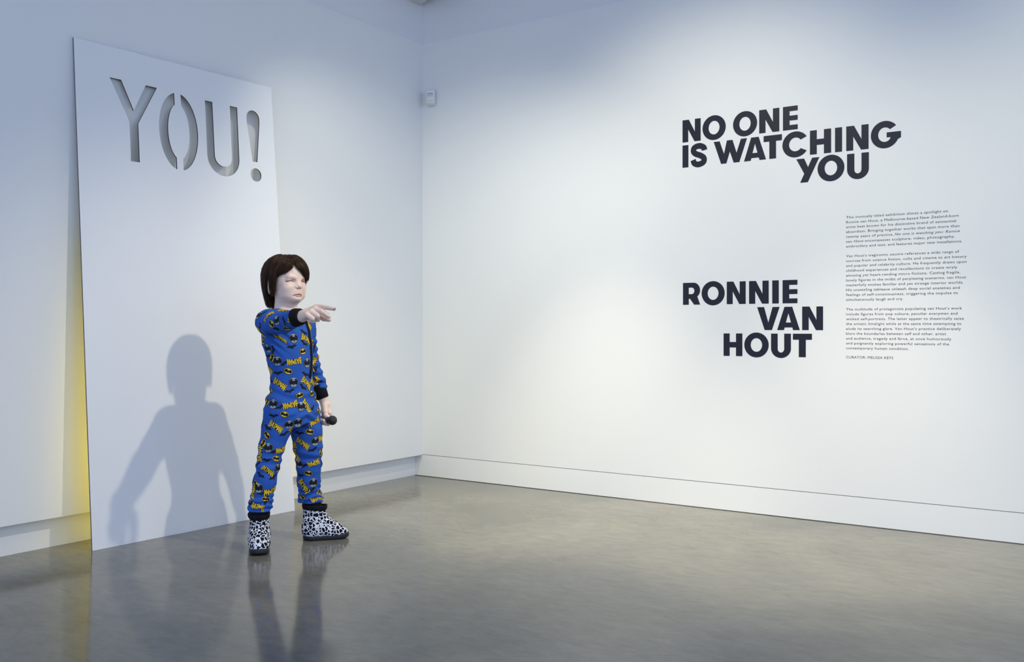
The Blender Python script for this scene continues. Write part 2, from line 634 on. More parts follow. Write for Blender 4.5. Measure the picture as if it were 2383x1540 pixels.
# ------------------------------------------------------------------ motion detector
sen = empty('motion_detector', (.090, -.012, 2.525), 'small white motion detector high on the wall beside the corner', 'detector')
sen.rotation_euler.z = R(24)
me = mesh_py('housing', *box_data(-.034, .034, -.038, 0, 0, .104))
bm = bmesh.new()
bm.from_mesh(me)
bm.verts.ensure_lookup_table()
for vtx in bm.verts:
    if vtx.co.y < -.01 and vtx.co.z < .01:
        vtx.co.z += .014
    if vtx.co.y < -.01:
        vtx.co.x *= .86
bmesh.ops.bevel(bm, geom=bm.edges[:], offset=.006, segments=3, affect='EDGES', profile=.5)
bm.to_mesh(me)
bm.free()
hs = link('housing', me, sen, (M_PLASTIC,), True)
pts = [(math.sin(a) * .020, .072 + math.cos(a) * .012 - .006) for a in np.linspace(-1.1, 1.1, 13)]
lo = thick([(p[0], p[1]) for p in pts], .0030, 1.0)
gv, gf, _ = prism([lo], lambda a, b: Vector((a, -.0392, b)), Vector((0, -1, 0)), .0015)
link('sensor_slot', mesh_py('sensor_slot', gv, gf), sen, (M_DARKP,))
lv, lf = [], []
for i in range(9):
    for j in range(2):
        a = -1 + 2 * i / 8
        lv.append((a * .019, -.0385 - .003 * (1 - a * a), .022 + j * .046))
for i in range(8):
    lf.append((2 * i, 2 * i + 2, 2 * i + 3, 2 * i + 1))
ln = link('lens', mesh_py('lens', lv, lf), sen, (M_PLASTIC,), True)
sd = ln.modifiers.new('solid', 'SOLIDIFY')
sd.thickness = .002

# ------------------------------------------------------------------ implicit modelling
BASE = Vector((.80, -1.93, 0))


class Field:
    def __init__(s):
        s.p = []

    def add(s, fn, c, r, k=.01, op='u'):
        s.p.append((fn, np.array(c, float), r, k, op))

    def capsule(s, a, b, ra, rb, k=.01, op='u', sc=(1, 1, 1)):
        a, b, sc = np.array(a, float), np.array(b, float), np.array(sc, float)
        A, B = a / sc, b / sc
        m = sc.min()

        def fn(P):
            Q = P / sc - A
            ab = B - A
            t = np.clip(Q @ ab / (ab @ ab), 0, 1)
            d = np.linalg.norm(Q - t[:, None] * ab, axis=1)
            return (d - (ra + (rb - ra) * t) / m) * m
        s.add(fn, (a + b) / 2, np.linalg.norm(b - a) / 2 + max(ra, rb) * sc.max() / m, k, op)

    def ell(s, c, r, k=.01, op='u', rot=None):
        c, r = np.array(c, float), np.array(r, float)

        def fn(P):
            Q = P - c
            if rot is not None:
                Q = Q @ rot
            k0 = np.linalg.norm(Q / r, axis=1)
            k1 = np.linalg.norm(Q / (r * r), axis=1) + 1e-9
            return k0 * (k0 - 1) / k1
        s.add(fn, c, r.max(), k, op)

    def tube(s, zs, cx, cy, ax, ay, k=.01, op='u'):
        def fn(P):
            z = P[:, 2]
            X, Y = np.interp(z, zs, cx), np.interp(z, zs, cy)
            A, B = np.interp(z, zs, ax), np.interp(z, zs, ay)
            q = np.sqrt(((P[:, 0] - X) / A) ** 2 + ((P[:, 1] - Y) / B) ** 2)
            d = (q - 1) * np.minimum(A, B)
            e = np.maximum(zs[0] - z, z - zs[-1])
            h = np.maximum(.02 - np.abs(d - e), 0)
            return np.maximum(d, e) + h * h / .08
        h = (zs[-1] - zs[0]) / 2
        s.add(fn, (np.mean(cx), np.mean(cy), (zs[0] + zs[-1]) / 2), math.hypot(h, max(max(ax), max(ay)) + max(np.ptp(cx), np.ptp(cy))), k, op)

    def bounds(s):
        u = [(c - r, c + r) for f, c, r, k, op in s.p if op == 'u']
        return np.min([a for a, b in u], 0) - .01, np.max([b for a, b in u], 0) + .01

    def eval(s, P, prims):
        d = np.full(len(P), 1.0)
        for fn, c, r, k, op in prims:
            if op == 'm':
                d = fn(P, d)
                continue
            e = fn(P)
            if op == 'u':
                h = np.maximum(k - np.abs(d - e), 0) / k
                d = np.minimum(d, e) - h * h * k * .25
            elif op == 's':
                h = np.maximum(k - np.abs(d + e), 0) / k
                d = np.maximum(d, -e) + h * h * k * .25
        return d

    def mesh(s, h, nb=30):
        lo, hi = s.bounds()
        org = np.floor(lo / h).astype(int)
        top = np.ceil(hi / h).astype(int)
        cnt = (top - org) // nb + 1
        keys, verts, quads = [], [], []
        BIG = 1 << 20
        g = np.arange(-1, nb + 1)
        rb = nb * h * .87 + 2 * h
        for bi in np.ndindex(*cnt):
            o0 = org + np.array(bi) * nb
            bc = (o0 + nb / 2) * h
            pr = [p for p in s.p if p[4] == 'm' or np.linalg.norm(p[1] - bc) - p[2] < rb + .02]
            un = [p for p in pr if p[4] == 'u']
            if not un:
                continue
            e0 = s.eval(bc[None, :], pr)[0]
            if abs(e0) > rb + .05:
                continue
            gx = (g + o0[0])
            gy = (g + o0[1])
            gz = (g + o0[2])
            I = np.stack(np.meshgrid(gx, gy, gz, indexing='ij'), -1)
            V = s.eval(I.reshape(-1, 3) * h, pr).reshape(nb + 2, nb + 2, nb + 2)
            neg = V < 0
            if neg.all() or not neg.any():
                continue
            n = nb + 1
            acc = np.zeros((n, n, n, 3))
            num = np.zeros((n, n, n))
            for ax in range(3):
                sl0 = [slice(None)] * 3
                sl1 = [slice(None)] * 3
                sl0[ax] = slice(0, -1)
                sl1[ax] = slice(1, None)
                a, b = V[tuple(sl0)], V[tuple(sl1)]
                cr = (a < 0) != (b < 0)
                with np.errstate(divide='ignore', invalid='ignore'):
                    t = np.where(cr, a / (a - b), 0)
                pos = I[tuple(sl0)].astype(float)
                pos[..., ax] += t
                u, v_ = [q for q in range(3) if q != ax]
                for du in (0, 1):
                    for dv in (0, 1):
                        sl = [slice(None)] * 3
                        sl[u] = slice(du, du + n)
                        sl[v_] = slice(dv, dv + n)
                        c_ = cr[tuple(sl)]
                        acc += np.where(c_[..., None], pos[tuple(sl)], 0)
                        num += c_
            act = num > 0
            idx = I[:-1, :-1, :-1][act]
            # only cells owned by this block or its lower border
            key = ((idx[:, 0] + BIG // 2) * BIG + (idx[:, 1] + BIG // 2)) * BIG + (idx[:, 2] + BIG // 2)
            keys.append(key)
            verts.append(acc[act] / num[act][:, None] * h)
            K = np.zeros((n, n, n), dtype=np.int64)
            K[act] = key
            for ax in range(3):
                u, v_ = (ax + 1) % 3, (ax + 2) % 3
                s0 = [slice(1, nb + 1)] * 3
                s1 = list(s0)
                s1[ax] = slice(2, nb + 2)
                a, b = V[tuple(s0)], V[tuple(s1)]
                cr = (a < 0) != (b < 0)
                ii = np.argwhere(cr) + 1
                if not len(ii):
                    continue
                q = []
                for du, dv in ((0, 0), (-1, 0), (-1, -1), (0, -1)):
                    c_ = ii.copy()
                    c_[:, u] += du
                    c_[:, v_] += dv
                    q.append(K[c_[:, 0], c_[:, 1], c_[:, 2]])
                q = np.stack(q, 1)
                fl = (a[cr] < 0)
                q[~fl] = q[~fl][:, ::-1]
                quads.append(q)
        keys = np.concatenate(keys)
        verts = np.concatenate(verts)
        quads = np.concatenate(quads)
        uk, first = np.unique(keys, return_index=True)
        vv = verts[first]
        qi = np.searchsorted(uk, quads)
        used = np.unique(qi)
        remap = np.full(len(vv), -1)
        remap[used] = np.arange(len(used))
        return vv[used], remap[qi]


def quad_mesh(name, v, q):
    me_ = D.meshes.new(name)
    me_.vertices.add(len(v))
    me_.vertices.foreach_set('co', np.ascontiguousarray(v, dtype=np.float32).ravel())
    me_.loops.add(q.size)
    me_.loops.foreach_set('vertex_index', q.astype(np.int32).ravel())
    me_.polygons.add(len(q))
    me_.polygons.foreach_set('loop_start', np.arange(0, q.size, 4, dtype=np.int32))
    me_.update(calc_edges=True)
    me_.validate()
    return me_


def bump_sin(P, f, ph):
    return np.sin(P @ np.array(f) + ph)


# ---- figure: key joints in the figure's own frame (x ahead, y to its left, z up)
SH_R, EL_R, WR_R = (-.022, -.118, 1.042), (.150, -.190, 1.040), (.322, -.234, 1.066)
SH_L, EL_L, WR_L = (-.022, .112, 1.042), (-.038, .162, .850), (.000, .206, .680)
L1 = dict(z=[.150, .190, .225, .304, .384, .464, .543, .62, .66], x=[-.030, -.027, -.024, -.022, -.017, -.013, -.004, .006, .006],
          y=[-.163, -.160, -.155, -.138, -.120, -.105, -.085, -.070, -.065], r=[.040, .050, .047, .049, .052, .056, .064, .072, .07])
L2 = dict(z=[.150, .180, .200, .281, .364, .446, .528, .60, .66], x=[.012, .008, .006, .008, .016, .020, .022, .012, .006],
          y=[.125, .123, .120, .110, .100, .092, .080, .072, .065], r=[.040, .052, .050, .053, .0575, .066, .072, .074, .07])

person = empty('person', BASE, 'dark-haired figure in blue printed pyjamas and cow-spot boots, pointing with one arm', 'person')

# ---- skin body -----------------------------------------------------------
B = Field()
FO = -.006                                                            # the features sit a touch towards its right
B.ell((-.032, 0, 1.268), (.094, .074, .086), .02)                     # skull
B.ell((-.008, 0, 1.212), (.071, .067, .070), .03)                     # face
for sy in (-1, 1):
    B.ell((.004, sy * .037, 1.178), (.046, .034, .036), .022)         # jowl
    B.ell((.028, FO + sy * .038, 1.206), (.026, .024, .024), .018)    # cheek
B.ell((.040, FO, 1.156), (.026, .030, .018), .016)                    # chin
B.ell((-.006, 0, 1.150), (.046, .046, .018), .020)                    # under chin
B.ell((.036, FO, 1.182), (.026, .032, .022), .014)                    # muzzle
B.capsule((.036, FO - .036, 1.257), (.036, FO + .036, 1.257), .013, .013, .013)
B.tube([1.00, 1.06, 1.12, 1.18], [-.034, -.034, -.032, -.03], [0] * 4, [.062, .055, .050, .046], [.070, .060, .056, .052], .02)
for sy in (-1, 1):
    ey = FO + sy * .034
    B.ell((.056, ey, 1.2380), (.013, .019, .0085), .008, 's')         # socket
    B.ell((.0345, ey, 1.2360), (.0145, .0175, .0120), .004)           # lid
B.capsule((.045, FO, 1.248), (.0640, FO, 1.2140), .0070, .0110, .008)  # nose
for sy in (-1, 1):
    B.ell((.0575, FO + sy * .0135, 1.2080), (.0095, .0070, .0072), .004)
    B.ell((.0640, FO + sy * .0072, 1.2005), (.0048, .0036, .0036), .0012, 's')
for sy in (-1, 1):
    ca, sa = math.cos(.45 * sy), math.sin(.45 * sy)
    rt = np.array([[ca, -sa, 0], [sa, ca, 0], [0, 0, 1]])
    B.ell((-.047, sy * .086, 1.216), (.023, .0075, .042), .006, rot=rt)
    B.ell((-.036, sy * .094, 1.217), (.013, .008, .027), .003, 's', rot=rt)
# hidden trunk and limbs under the clothes
B.tube([.56, .70, .80, .92, 1.02, 1.07], [.005, 0, -.004, -.02, -.026, -.03], [0] * 6, [.05, .05, .05, .06, .06, .045], [.09, .06, .06, .07, .10, .07], .03)
B.capsule((-.025, -.10, 1.035), (-.025, .10, 1.035), .036, .036, .03)
for L in (L1, L2):
    for i in range(len(L['z']) - 1):
        B.capsule((L['x'][i], L['y'][i], L['z'][i]), (L['x'][i + 1], L['y'][i + 1], L['z'][i + 1]), L['r'][i] * .42, L['r'][i + 1] * .42, .02)
B.capsule(L1['x'][:1] + L1['y'][:1] + [.15], (-.040, -.160, .06), .028, .03, .02)
B.capsule((-.045, -.155, .05), (.03, -.215, .04), .024, .020, .02)
B.capsule(L2['x'][:1] + L2['y'][:1] + [.15], (.018, .122, .06), .028, .03, .02)
B.capsule((.010, .115, .05), (.085, .195, .04), .024, .020, .02)
for a_, b_, c_ in ((SH_R, EL_R, WR_R), (SH_L, EL_L, WR_L)):
    B.capsule(a_, b_, .036, .030, .02)
    B.capsule(b_, c_, .030, .0225, .02)


def chain(F, pts, rad, k):
    for i in range(len(pts) - 1):
        F.capsule(pts[i], pts[i + 1], rad[i], rad[i + 1], k)


# pointing right hand
W_ = np.array(WR_R)
f_ = np.array([.985, .06, .13])
f_ /= np.linalg.norm(f_)
pa = np.array([.945, .06, .32])
pa /= np.linalg.norm(pa)
fa = np.array([.99, .06, -.09])
fa /= np.linalg.norm(fa)
l_ = np.array([-.06, .80, .58])
l_ -= fa * (l_ @ fa)
l_ /= np.linalg.norm(l_)
n_ = np.cross(l_, fa)
if n_[2] < 0:
    n_ = -n_
KN = W_ + pa * .074                                                    # middle of the knuckle row


def H(a, b, c):
    """hand frame: a along the fingers from the knuckles, b towards the index side, c towards the back of the hand"""
    return tuple(KN + fa * a + l_ * b + n_ * c)


B.capsule(WR_R, tuple(W_ + pa * .03), .0235, .025, .012)
for off, a, r_ in ((-.028, -.014, .0140), (-.0095, -.005, .0145), (.0105, 0, .0145), (.029, -.003, .0140)):
    q = W_ + pa * .016 + l_ * off * .5
    B.capsule(tuple(q), H(a, off, 0), .0185, r_, .010)
chain(B, [H(-.012, -.030, 0), H(.012, -.031, -.017), H(.006, -.030, -.030), H(-.012, -.027, -.031)], [.0120, .0112, .0100, .0090], .002)
chain(B, [H(-.003, -.0105, .002), H(.026, -.011, -.015), H(.018, -.011, -.035), H(-.004, -.009, -.036)], [.0128, .0118, .0106, .0096], .002)
chain(B, [H(.002, .0105, .002), H(.038, .010, -.007), H(.056, .009, -.017), H(.070, .008, -.026)], [.0128, .0116, .0106, .0094], .002)
chain(B, [H(.000, .030, .002), H(.040, .032, .002), H(.066, .033, .000), H(.088, .034, -.003)], [.0124, .0108, .0098, .0084], .002)
q = W_ + pa * .022 + l_ * .018 - n_ * .010
chain(B, [tuple(q), H(-.018, .030, -.038), H(.016, .026, -.053), H(.046, .022, -.054)], [.0190, .0155, .0138, .0112], .005)
# left hand closed on the microphone
MB = np.array([.076, .198, .569])
MD = np.array([-.985, .12, .05])
MD /= np.linalg.norm(MD)


def on_mic(t):
    return MB + MD * t


B.capsule(WR_L, (.012, .214, .640), .0215, .024, .012)
for j, t in enumerate((.040, .0585, .0765, .093)):
    c0 = on_mic(t)
    rr_ = (.0100, .0104, .0100, .0088)[j]
    q = []
    for a in (62, 18, -28, -75, -128, -172):
        q.append(tuple(c0 + np.array([0, math.cos(R(a)), math.sin(R(a))]) * (.0235 if a < 40 else .034)))
    B.capsule((.012, .216, .640), q[0], .019, .0118, .008)
    chain(B, q, [rr_ + .0012, rr_ + .0005, rr_, rr_, rr_ - .0007, rr_ - .0015], .0022)
tb = on_mic(.045)
chain(B, [(.020, .202, .640), tuple(tb + np.array([.004, -.012, .038])), tuple(tb + np.array([.012, -.016, .020])), tuple(tb + np.array([.022, -.010, .015]))], [.0160, .0125, .0110, .0092], .005)
MOUTH = [(-.0330, 1.1675), (-.023, 1.1708), (-.0100, 1.1742), (-.006, 1.1736), (-.002, 1.1742), (.0110, 1.1706), (.0210, 1.1670)]
FACE = [(MOUTH, .0042, .0013), ([(y, z + .0036) for y, z in MOUTH[1:-1]], -.0024, .0026),
        ([(-.020, 1.1672), (-.006, 1.1685), (.008, 1.1670)], -.0034, .0032),
        ([(-.020, 1.1590), (-.006, 1.1612), (.008, 1.1590)], .0024, .0030),
        ([(-.006, 1.196), (-.006, 1.181)], .0010, .0030)]
for sy in (-1, 1):
    FACE += [([(FO + sy * q_[0], q_[1]) for q_ in pl_], dp_, wd_) for pl_, dp_, wd_ in (
        ([(.0195, 1.2335), (.0270, 1.2372), (.0370, 1.2375), (.0450, 1.2355), (.0520, 1.2325)], .0046, .0017),
        ([(.0180, 1.2400), (.0280, 1.2432), (.0400, 1.2428), (.0530, 1.2385)], .0022, .0011),
        ([(.0200, 1.2270), (.0320, 1.2255), (.0470, 1.2270)], .0010, .0020),
        ([(.0240, 1.2200), (.0360, 1.2165), (.0480, 1.2180)], .0006, .0024),
        ([(.0170, 1.2080), (.0240, 1.1990), (.0300, 1.1890), (.0320, 1.1800)], .0015, .0030),
        ([(.0050, 1.2440), (.0065, 1.2540)], .0009, .0016),
        ([(.0120, 1.2520), (.0300, 1.2590), (.0480, 1.2560)], -.0010, .0045))]


def seg2(Y, Z, line):
    best = np.full(len(Y), 1.0)
    for (y0, z0), (y1, z1) in zip(line[:-1], line[1:]):
        ey_, ez_ = y1 - y0, z1 - z0
        t = np.clip(((Y - y0) * ey_ + (Z - z0) * ez_) / (ey_ * ey_ + ez_ * ez_), 0, 1)
        best = np.minimum(best, np.hypot(Y - y0 - t * ey_, Z - z0 - t * ez_))
    return best


def face_relief(P, d):
    m = (P[:, 2] > 1.145) & (P[:, 2] < 1.268) & (P[:, 0] > .005) & (np.abs(P[:, 1]) < .072) & (np.abs(d) < .02)
    if not m.any():
        return d
    d = d.copy()
    Y, Z = P[m, 1], P[m, 2]
    a = np.zeros(len(Y))
    for line, dp_, wd_ in FACE:
        a += dp_ * np.exp(-(seg2(Y, Z, line) / wd_) ** 2)
    d[m] += a
    return d


B.add(face_relief, (0, 0, 0), 0, 0, 'm')
bvv, bq = B.mesh(.0015)
body = quad_mesh('body', bvv, bq)
col = np.zeros((len(bvv), 4), np.float32)
col[:] = (.79, .59, .49, 1)
P = bvv


def tint(c, centre, rad, amt=1.0, soft=.5):
    q = np.linalg.norm((P - np.array(centre)) / np.array(rad), axis=1)
    m_ = np.clip((1 - q) / soft, 0, 1) * amt
    col[:, :3] += (np.array(c) - col[:, :3]) * m_[:, None]


tint((.70, .44, .35), (.05, 0, 1.20), (.03, .055, .045), .40, .8)
for sy in (-1, 1):
    tint((.68, .42, .35), (-.04, sy * .09, 1.21), (.03, .02, .05), .5, .8)
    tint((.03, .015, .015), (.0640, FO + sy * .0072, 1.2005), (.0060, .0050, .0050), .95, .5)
fm = (P[:, 0] > .005) & (P[:, 2] > 1.145) & (P[:, 2] < 1.268) & (np.abs(P[:, 1]) < .072)


def tline(c, line, wd_, amt):
    k_ = np.zeros(len(P))
    k_[fm] = np.exp(-(seg2(P[fm, 1], P[fm, 2], line) / wd_) ** 2) * amt
    col[:, :3] += (np.array(c) - col[:, :3]) * k_[:, None]


tline((.56, .22, .17), [(y, z + .003) for y, z in MOUTH[1:-1]], .0032, .75)
tline((.60, .27, .21), FACE[2][0], .0038, .75)
tline((.12, .04, .035), MOUTH, .0013, .9)
for sy in (-1, 1):
    tline((.58, .30, .24), [(FO + sy * .018, 1.2350), (FO + sy * .052, 1.2345)], .0060, .55)
    tline((.04, .02, .018), [(FO + sy * .0215, 1.2345), (FO + sy * .0270, 1.2372), (FO + sy * .0370, 1.2375), (FO + sy * .0450, 1.2355), (FO + sy * .0510, 1.2328)], .0020, .95)
    tline((.45, .25, .20), [(FO + sy * .0180, 1.2400), (FO + sy * .0280, 1.2432), (FO + sy * .0400, 1.2428), (FO + sy * .0530, 1.2385)], .0012, .5)
tint((.10, .10, .10), H(.093, .034, -.004), (.011, .010, .010), .85, .6)
tint((.80, .45, .22), H(.055, .038, .006), (.016, .008, .008), .5, .7)
ca = body.color_attributes.new('Col', 'FLOAT_COLOR', 'POINT')
ca.data.foreach_set('color', col.ravel())
link('body', body, person, (M_SKIN,), True)
for sy in (-1, 1):
    bm = bmesh.new()
    bmesh.ops.create_uvsphere(bm, u_segments=20, v_segments=12, radius=.0105)
    me = D.meshes.new('eye')
    bm.to_mesh(me)
    bm.free()
    e_ = link('eye', me, person, (M_EYE,), True)
    e_.location = (.0345, FO + sy * .034, 1.2355)

# ---- pyjamas --------------------------------------------------------------
G = Field()
TZ = [.55, .616, .66, .697, .758, .799, .88, .941, 1.002, 1.045, 1.078]
G.tube(TZ, [.008, .008, .004, .004, .004, .004, -.010, -.026, -.030, -.030, -.030], [0.004] * 11,
       [.088, .104, .100, .092, .085, .084, .094, .105, .098, .082, .064], [.100, .130, .126, .117, .109, .108, .118, .130, .128, .116, .082], .03)
G.capsule((-.026, -.094, 1.040), (-.026, .090, 1.040), .048, .046, .03)
G.capsule((-.030, -.045, 1.062), (-.026, -.112, 1.052), .038, .046, .03)
G.capsule((-.030, .045, 1.062), (-.026, .105, 1.050), .038, .042, .03)
G.tube([1.05, 1.075, 1.098, 1.104], [-.032, -.034, -.035, -.035], [0] * 4, [.074, .066, .0605, .0590], [.084, .074, .066, .0645], .02)
for L, z0 in ((L1, .172), (L2, .170)):
    for i in range(len(L['z']) - 1):
        G.capsule((L['x'][i], L['y'][i], L['z'][i]), (L['x'][i + 1], L['y'][i + 1], L['z'][i + 1]), L['r'][i], L['r'][i + 1], .016)
G.capsule(SH_R, EL_R, .056, .046, .022)
G.capsule(EL_R, tuple(np.array(WR_R) - f_ * .022), .046, .036, .012)
G.capsule(SH_L, EL_L, .048, .041, .018)
G.capsule(EL_L, tuple(np.array(WR_L) + np.array([-.010, -.006, .056])), .041, .032, .012)


def wrinkles(P, d):
    x, y, z = P[:, 0], P[:, 1], P[:, 2]
    g1 = np.clip((.30 - z) / .12, 0, 1)
    d = d + g1 * .0056 * np.sin(z * 235 + 2.2 * np.sin(x * 38 + 1) + 1.7 * np.sin(y * 45))
    # elbow and sleeve folds of the pointing arm
    t = (P - np.array(EL_R)) @ np.array([.90, -.42, .05])
    m = np.exp(-(t / .10) ** 2) * (y < -.11) * (z > .93)
    d = d + m * .0046 * np.sin(t * 150 + 40 * (z - 1.04) + 2 * np.sin(x * 30))
    # arm pit
    q = np.linalg.norm(P - np.array((.03, -.12, .985)), axis=1)
    d = d + np.exp(-(q / .07) ** 2) * .0055 * np.sin((x * .6 + y * .5 + z) * 170)
    # waist and hip
    m = np.exp(-((z - .70) / .045) ** 2) * (np.abs(y) < .15)
    d = d + m * .0036 * np.sin(z * 120 + 12 * y + 2 * np.sin(x * 25 + y * 12))
    m = np.exp(-((z - .60) / .05) ** 2) * np.exp(-((y) / .09) ** 2)
    d = d + m * .0040 * np.sin(z * 150 + 70 * np.abs(y))
    # left sleeve
    m = np.clip((y - .115) / .02, 0, 1) * (z > .64) * (z < .98)
    d = d + m * .0036 * np.sin(z * 170 + 20 * x)
    # knees and a general softness
    m = np.exp(-((z - .40) / .05) ** 2)
    d = d + m * .0036 * np.sin(z * 140 + 25 * y + 14 * x)
    d = d + .0022 * np.sin(x * 31 + 1) * np.sin(y * 37 + 2) * np.sin(z * 29)
    cut = np.maximum(.178 - z, -1)
    return np.maximum(d, np.where(z < .25, cut, -1))


G.add(wrinkles, (0, 0, 0), 0, 0, 'm')
gv_, gq = G.mesh(.0030)
suit_me = quad_mesh('pyjamas', gv_, gq)
suit = link('pyjamas', suit_me, person, (M_SUIT,), True)
suit_bvh = BVHTree.FromPolygons([tuple(p) for p in gv_], [tuple(p) for p in gq])


def tube_mesh(name, pts, rads, m, parent, seg=28, closed=True, flat=(1, 1)):
    vv, ff = [], []
    pts = [Vector(p) for p in pts]
    t0 = (pts[-1] - pts[0]).normalized()
    u = t0.orthogonal().normalized()
    v_ = t0.cross(u)
    for p, r_ in zip(pts, rads):
        for i in range(seg):
            a = 2 * math.pi * i / seg
            vv.append(tuple(p + (u * math.cos(a) * flat[0] + v_ * math.sin(a) * flat[1]) * r_))
    for j in range(len(pts) - 1):
        for i in range(seg):
            k = (i + 1) % seg
            ff.append((j * seg + i, j * seg + k, (j + 1) * seg + k, (j + 1) * seg + i))
    if closed:
        ff.append(tuple(range(seg))[::-1])
        ff.append(tuple((len(pts) - 1) * seg + i for i in range(seg)))
    return link(name, mesh_py(name, vv, ff), parent, (m,), True)


# knitted cuffs
wr = np.array(WR_R)
tube_mesh('wrist_cuff', [wr - f_ * .036, wr - f_ * .030, wr - f_ * .004, wr + f_ * .003, wr + f_ * .005], [.0405, .0410, .0370, .0340, .0245], M_BLACKC, suit, closed=False)
dl = np.array([.012, .008, -.035])
dl /= np.linalg.norm(dl)
wl = np.array(WR_L) + dl * .004
tube_mesh('wrist_cuff', [wl - dl * .064, wl - dl * .054, wl - dl * .026, wl - dl * .002, wl + dl * .004, wl + dl * .006], [.0345, .0352, .0330, .0305, .0285, .0225], M_BLACKC, suit, closed=False)
for L in (L1, L2):
    x, y = L['x'][0], L['y'][0]
    tube_mesh('ankle_cuff', [(x, y, .135), (x, y, .150), (x, y, .172), (x + .001, y, .188), (x + .002, y, .192)], [.040, .0425, .0445, .0425, .034], M_BLACKC, suit, closed=True)

# zip, laid on the cloth front
dz = []
for px, py in ((703, 722), (708, 735), (713, 750), (717, 765), (721, 790), (724, 815), (725, 835), (724, 855), (722.5, 870), (721, 880)):
    d = ray(px, py)
    hit = suit_bvh.ray_cast(CAM - BASE, d.normalized())
    if hit[0] is not None:
        # the pointing arm covers the upper end: keep only hits on the chest
        if hit[0].x < .135:
            dz.append(hit[0])
chest = Vector((-.02, 0, 0))
top_z = 1.095
if dz:
    first = dz[0]
    extra = []
    for i in range(4):
        zz = top_z - (top_z - first.z) * i / 4
        a = math.atan2(first.y, first.x + .02) * (i / 4) ** .5
        o_ = Vector((-.03, 0, zz)) + Vector((math.cos(a), math.sin(a), 0)) * .4
        hh = suit_bvh.ray_cast(o_, Vector((-math.cos(a), -math.sin(a), 0)))
        if hh[0] is not None and hh[0].x < .12:
            extra.append(hh[0])
    path = extra + dz
    vv, ff = [], []
    fine = []
    for i in range(len(path) - 1):
        for k in range(4):
            fine.append(path[i].lerp(path[i + 1], k / 4))
    fine.append(path[-1])
    for i, p in enumerate(fine):
        t = (fine[min(i + 1, len(fine) - 1)] - fine[max(i - 1, 0)]).normalized()
        loc, nor, _, _ = suit_bvh.find_nearest(p)
        sd_ = t.cross(nor).normalized()
        for wd, lift in ((-.0125, .0002), (-.0115, .0024), (-.0022, .0024), (-.0014, .0038), (.0014, .0038), (.0022, .0024), (.0115, .0024), (.0125, .0002)):
            q, nq, _, _ = suit_bvh.find_nearest(p + sd_ * wd)
            vv.append(tuple(q + nq * lift))
    for i in range(len(fine) - 1):
        for k in range(7):
            ff.append((i * 8 + k, i * 8 + k + 1, i * 8 + 9 + k, i * 8 + 8 + k))
    link('zip', mesh_py('zip', vv, ff), suit, (M_BLACKC,), True)


# ---- printed motifs on the cloth
def quadstroke(a, b, wd):
    dx, dy = b[0] - a[0], b[1] - a[1]
    l = math.hypot(dx, dy)
    nx, ny = -dy / l * wd / 2, dx / l * wd / 2
    ex, ey = dx / l * wd * .25, dy / l * wd * .25
    return [(a[0] - ex + nx, a[1] - ey + ny), (a[0] - ex - nx, a[1] - ey - ny), (b[0] + ex - nx, b[1] + ey - ny), (b[0] + ex + nx, b[1] + ey + ny)]


LET = {'B': [[(.1, 0), (.1, 1)], [(.1, .96), (.75, .88)], [(.75, .88), (.72, .56)], [(.1, .52), (.72, .52)], [(.78, .48), (.82, .08)], [(.1, .04), (.82, .06)]],
       'A': [[(.02, 0), (.45, 1)], [(.5, 1), (.95, 0)], [(.22, .32), (.78, .32)]],
       'T': [[(0, .93), (1, .93)], [(.5, .9), (.5, 0)]],
       'M': [[(.02, 0), (.14, 1)], [(.14, 1), (.5, .35)], [(.5, .35), (.86, 1)], [(.86, 1), (.98, 0)]],
       'N': [[(.08, 0), (.12, 1)], [(.12, 1), (.85, 0)], [(.88, 0), (.92, 1)]]}


def warp(u, v):
    """u along the word 0..1, v 0..1 up the letter; the word is taller at both ends with an arched foot and points"""
    c = (2 * u - 1)
    foot = -.5 + .24 * (1 - c * c)
    head = .42 + .10 * abs(c)
    return (u - .5), (foot + (head - foot) * v)


def word_shapes():
    out = []
    env = [warp(u, 1.07) for u in np.linspace(-.018, 1.012, 9)] + [warp(u, -.07) for u in np.linspace(1.012, -.018, 9)]
    out.append(('k', 1, [(x * .070, y * .031) for x, y in env]))
    wds = [1, 1, .85, 1.15, 1, 1]
    tot = sum(wds)
    x0 = 0
    for ch, wd in zip('BATMAN', wds):
        a, b = x0 / tot, (x0 + wd * .90) / tot
        for s0, s1 in LET[ch]:
            q = quadstroke((s0[0] * wd * .9, s0[1] * 1.9), (s1[0] * wd * .9, s1[1] * 1.9), .27)
            pts_ = []
            for px_, py_ in q:
                uu = a + px_ / tot
                x, y = warp(uu, py_ / 1.9)
                pts_.append((x * .070, y * .031))
            out.append(('y', 2, pts_))
        x0 += wd
    return out


BATH = [(0, .30), (.05, .40), (.08, .60), (.11, .38), (.22, .40), (.30, .62), (.52, .70), (.80, .60), (1, .22), (.82, .30), (.62, .10), (.50, .02), (.38, -.05), (.22, -.22), (.10, -.30), (0, -.62)]


def bat_poly(wd, ht):
    r_ = [(x * wd / 2, y * ht / 1.3) for x, y in BATH]
    return r_ + [(-x, y) for x, y in r_[::-1][1:-1]]


EMB = [(0, .28), (.05, .32), (.08, .50), (.11, .30), (.24, .30), (.28, .45), (.24, .80), (.55, .74), (.86, .45), (.95, 0), (.84, -.45), (.55, -.74), (.50, -.42), (.34, -.52), (.22, -.42), (.12, -.50), (0, -.88)]


def emb_poly(wd, ht):
    r_ = [(x * wd / 2, y * ht / 2) for x, y in EMB]
    return r_ + [(-x, y) for x, y in r_[::-1][1:-1]]


def ellp(wd, ht, n=22):
    return [(math.cos(2 * math.pi * i / n) * wd / 2, math.sin(2 * math.pi * i / n) * ht / 2) for i in range(n)]


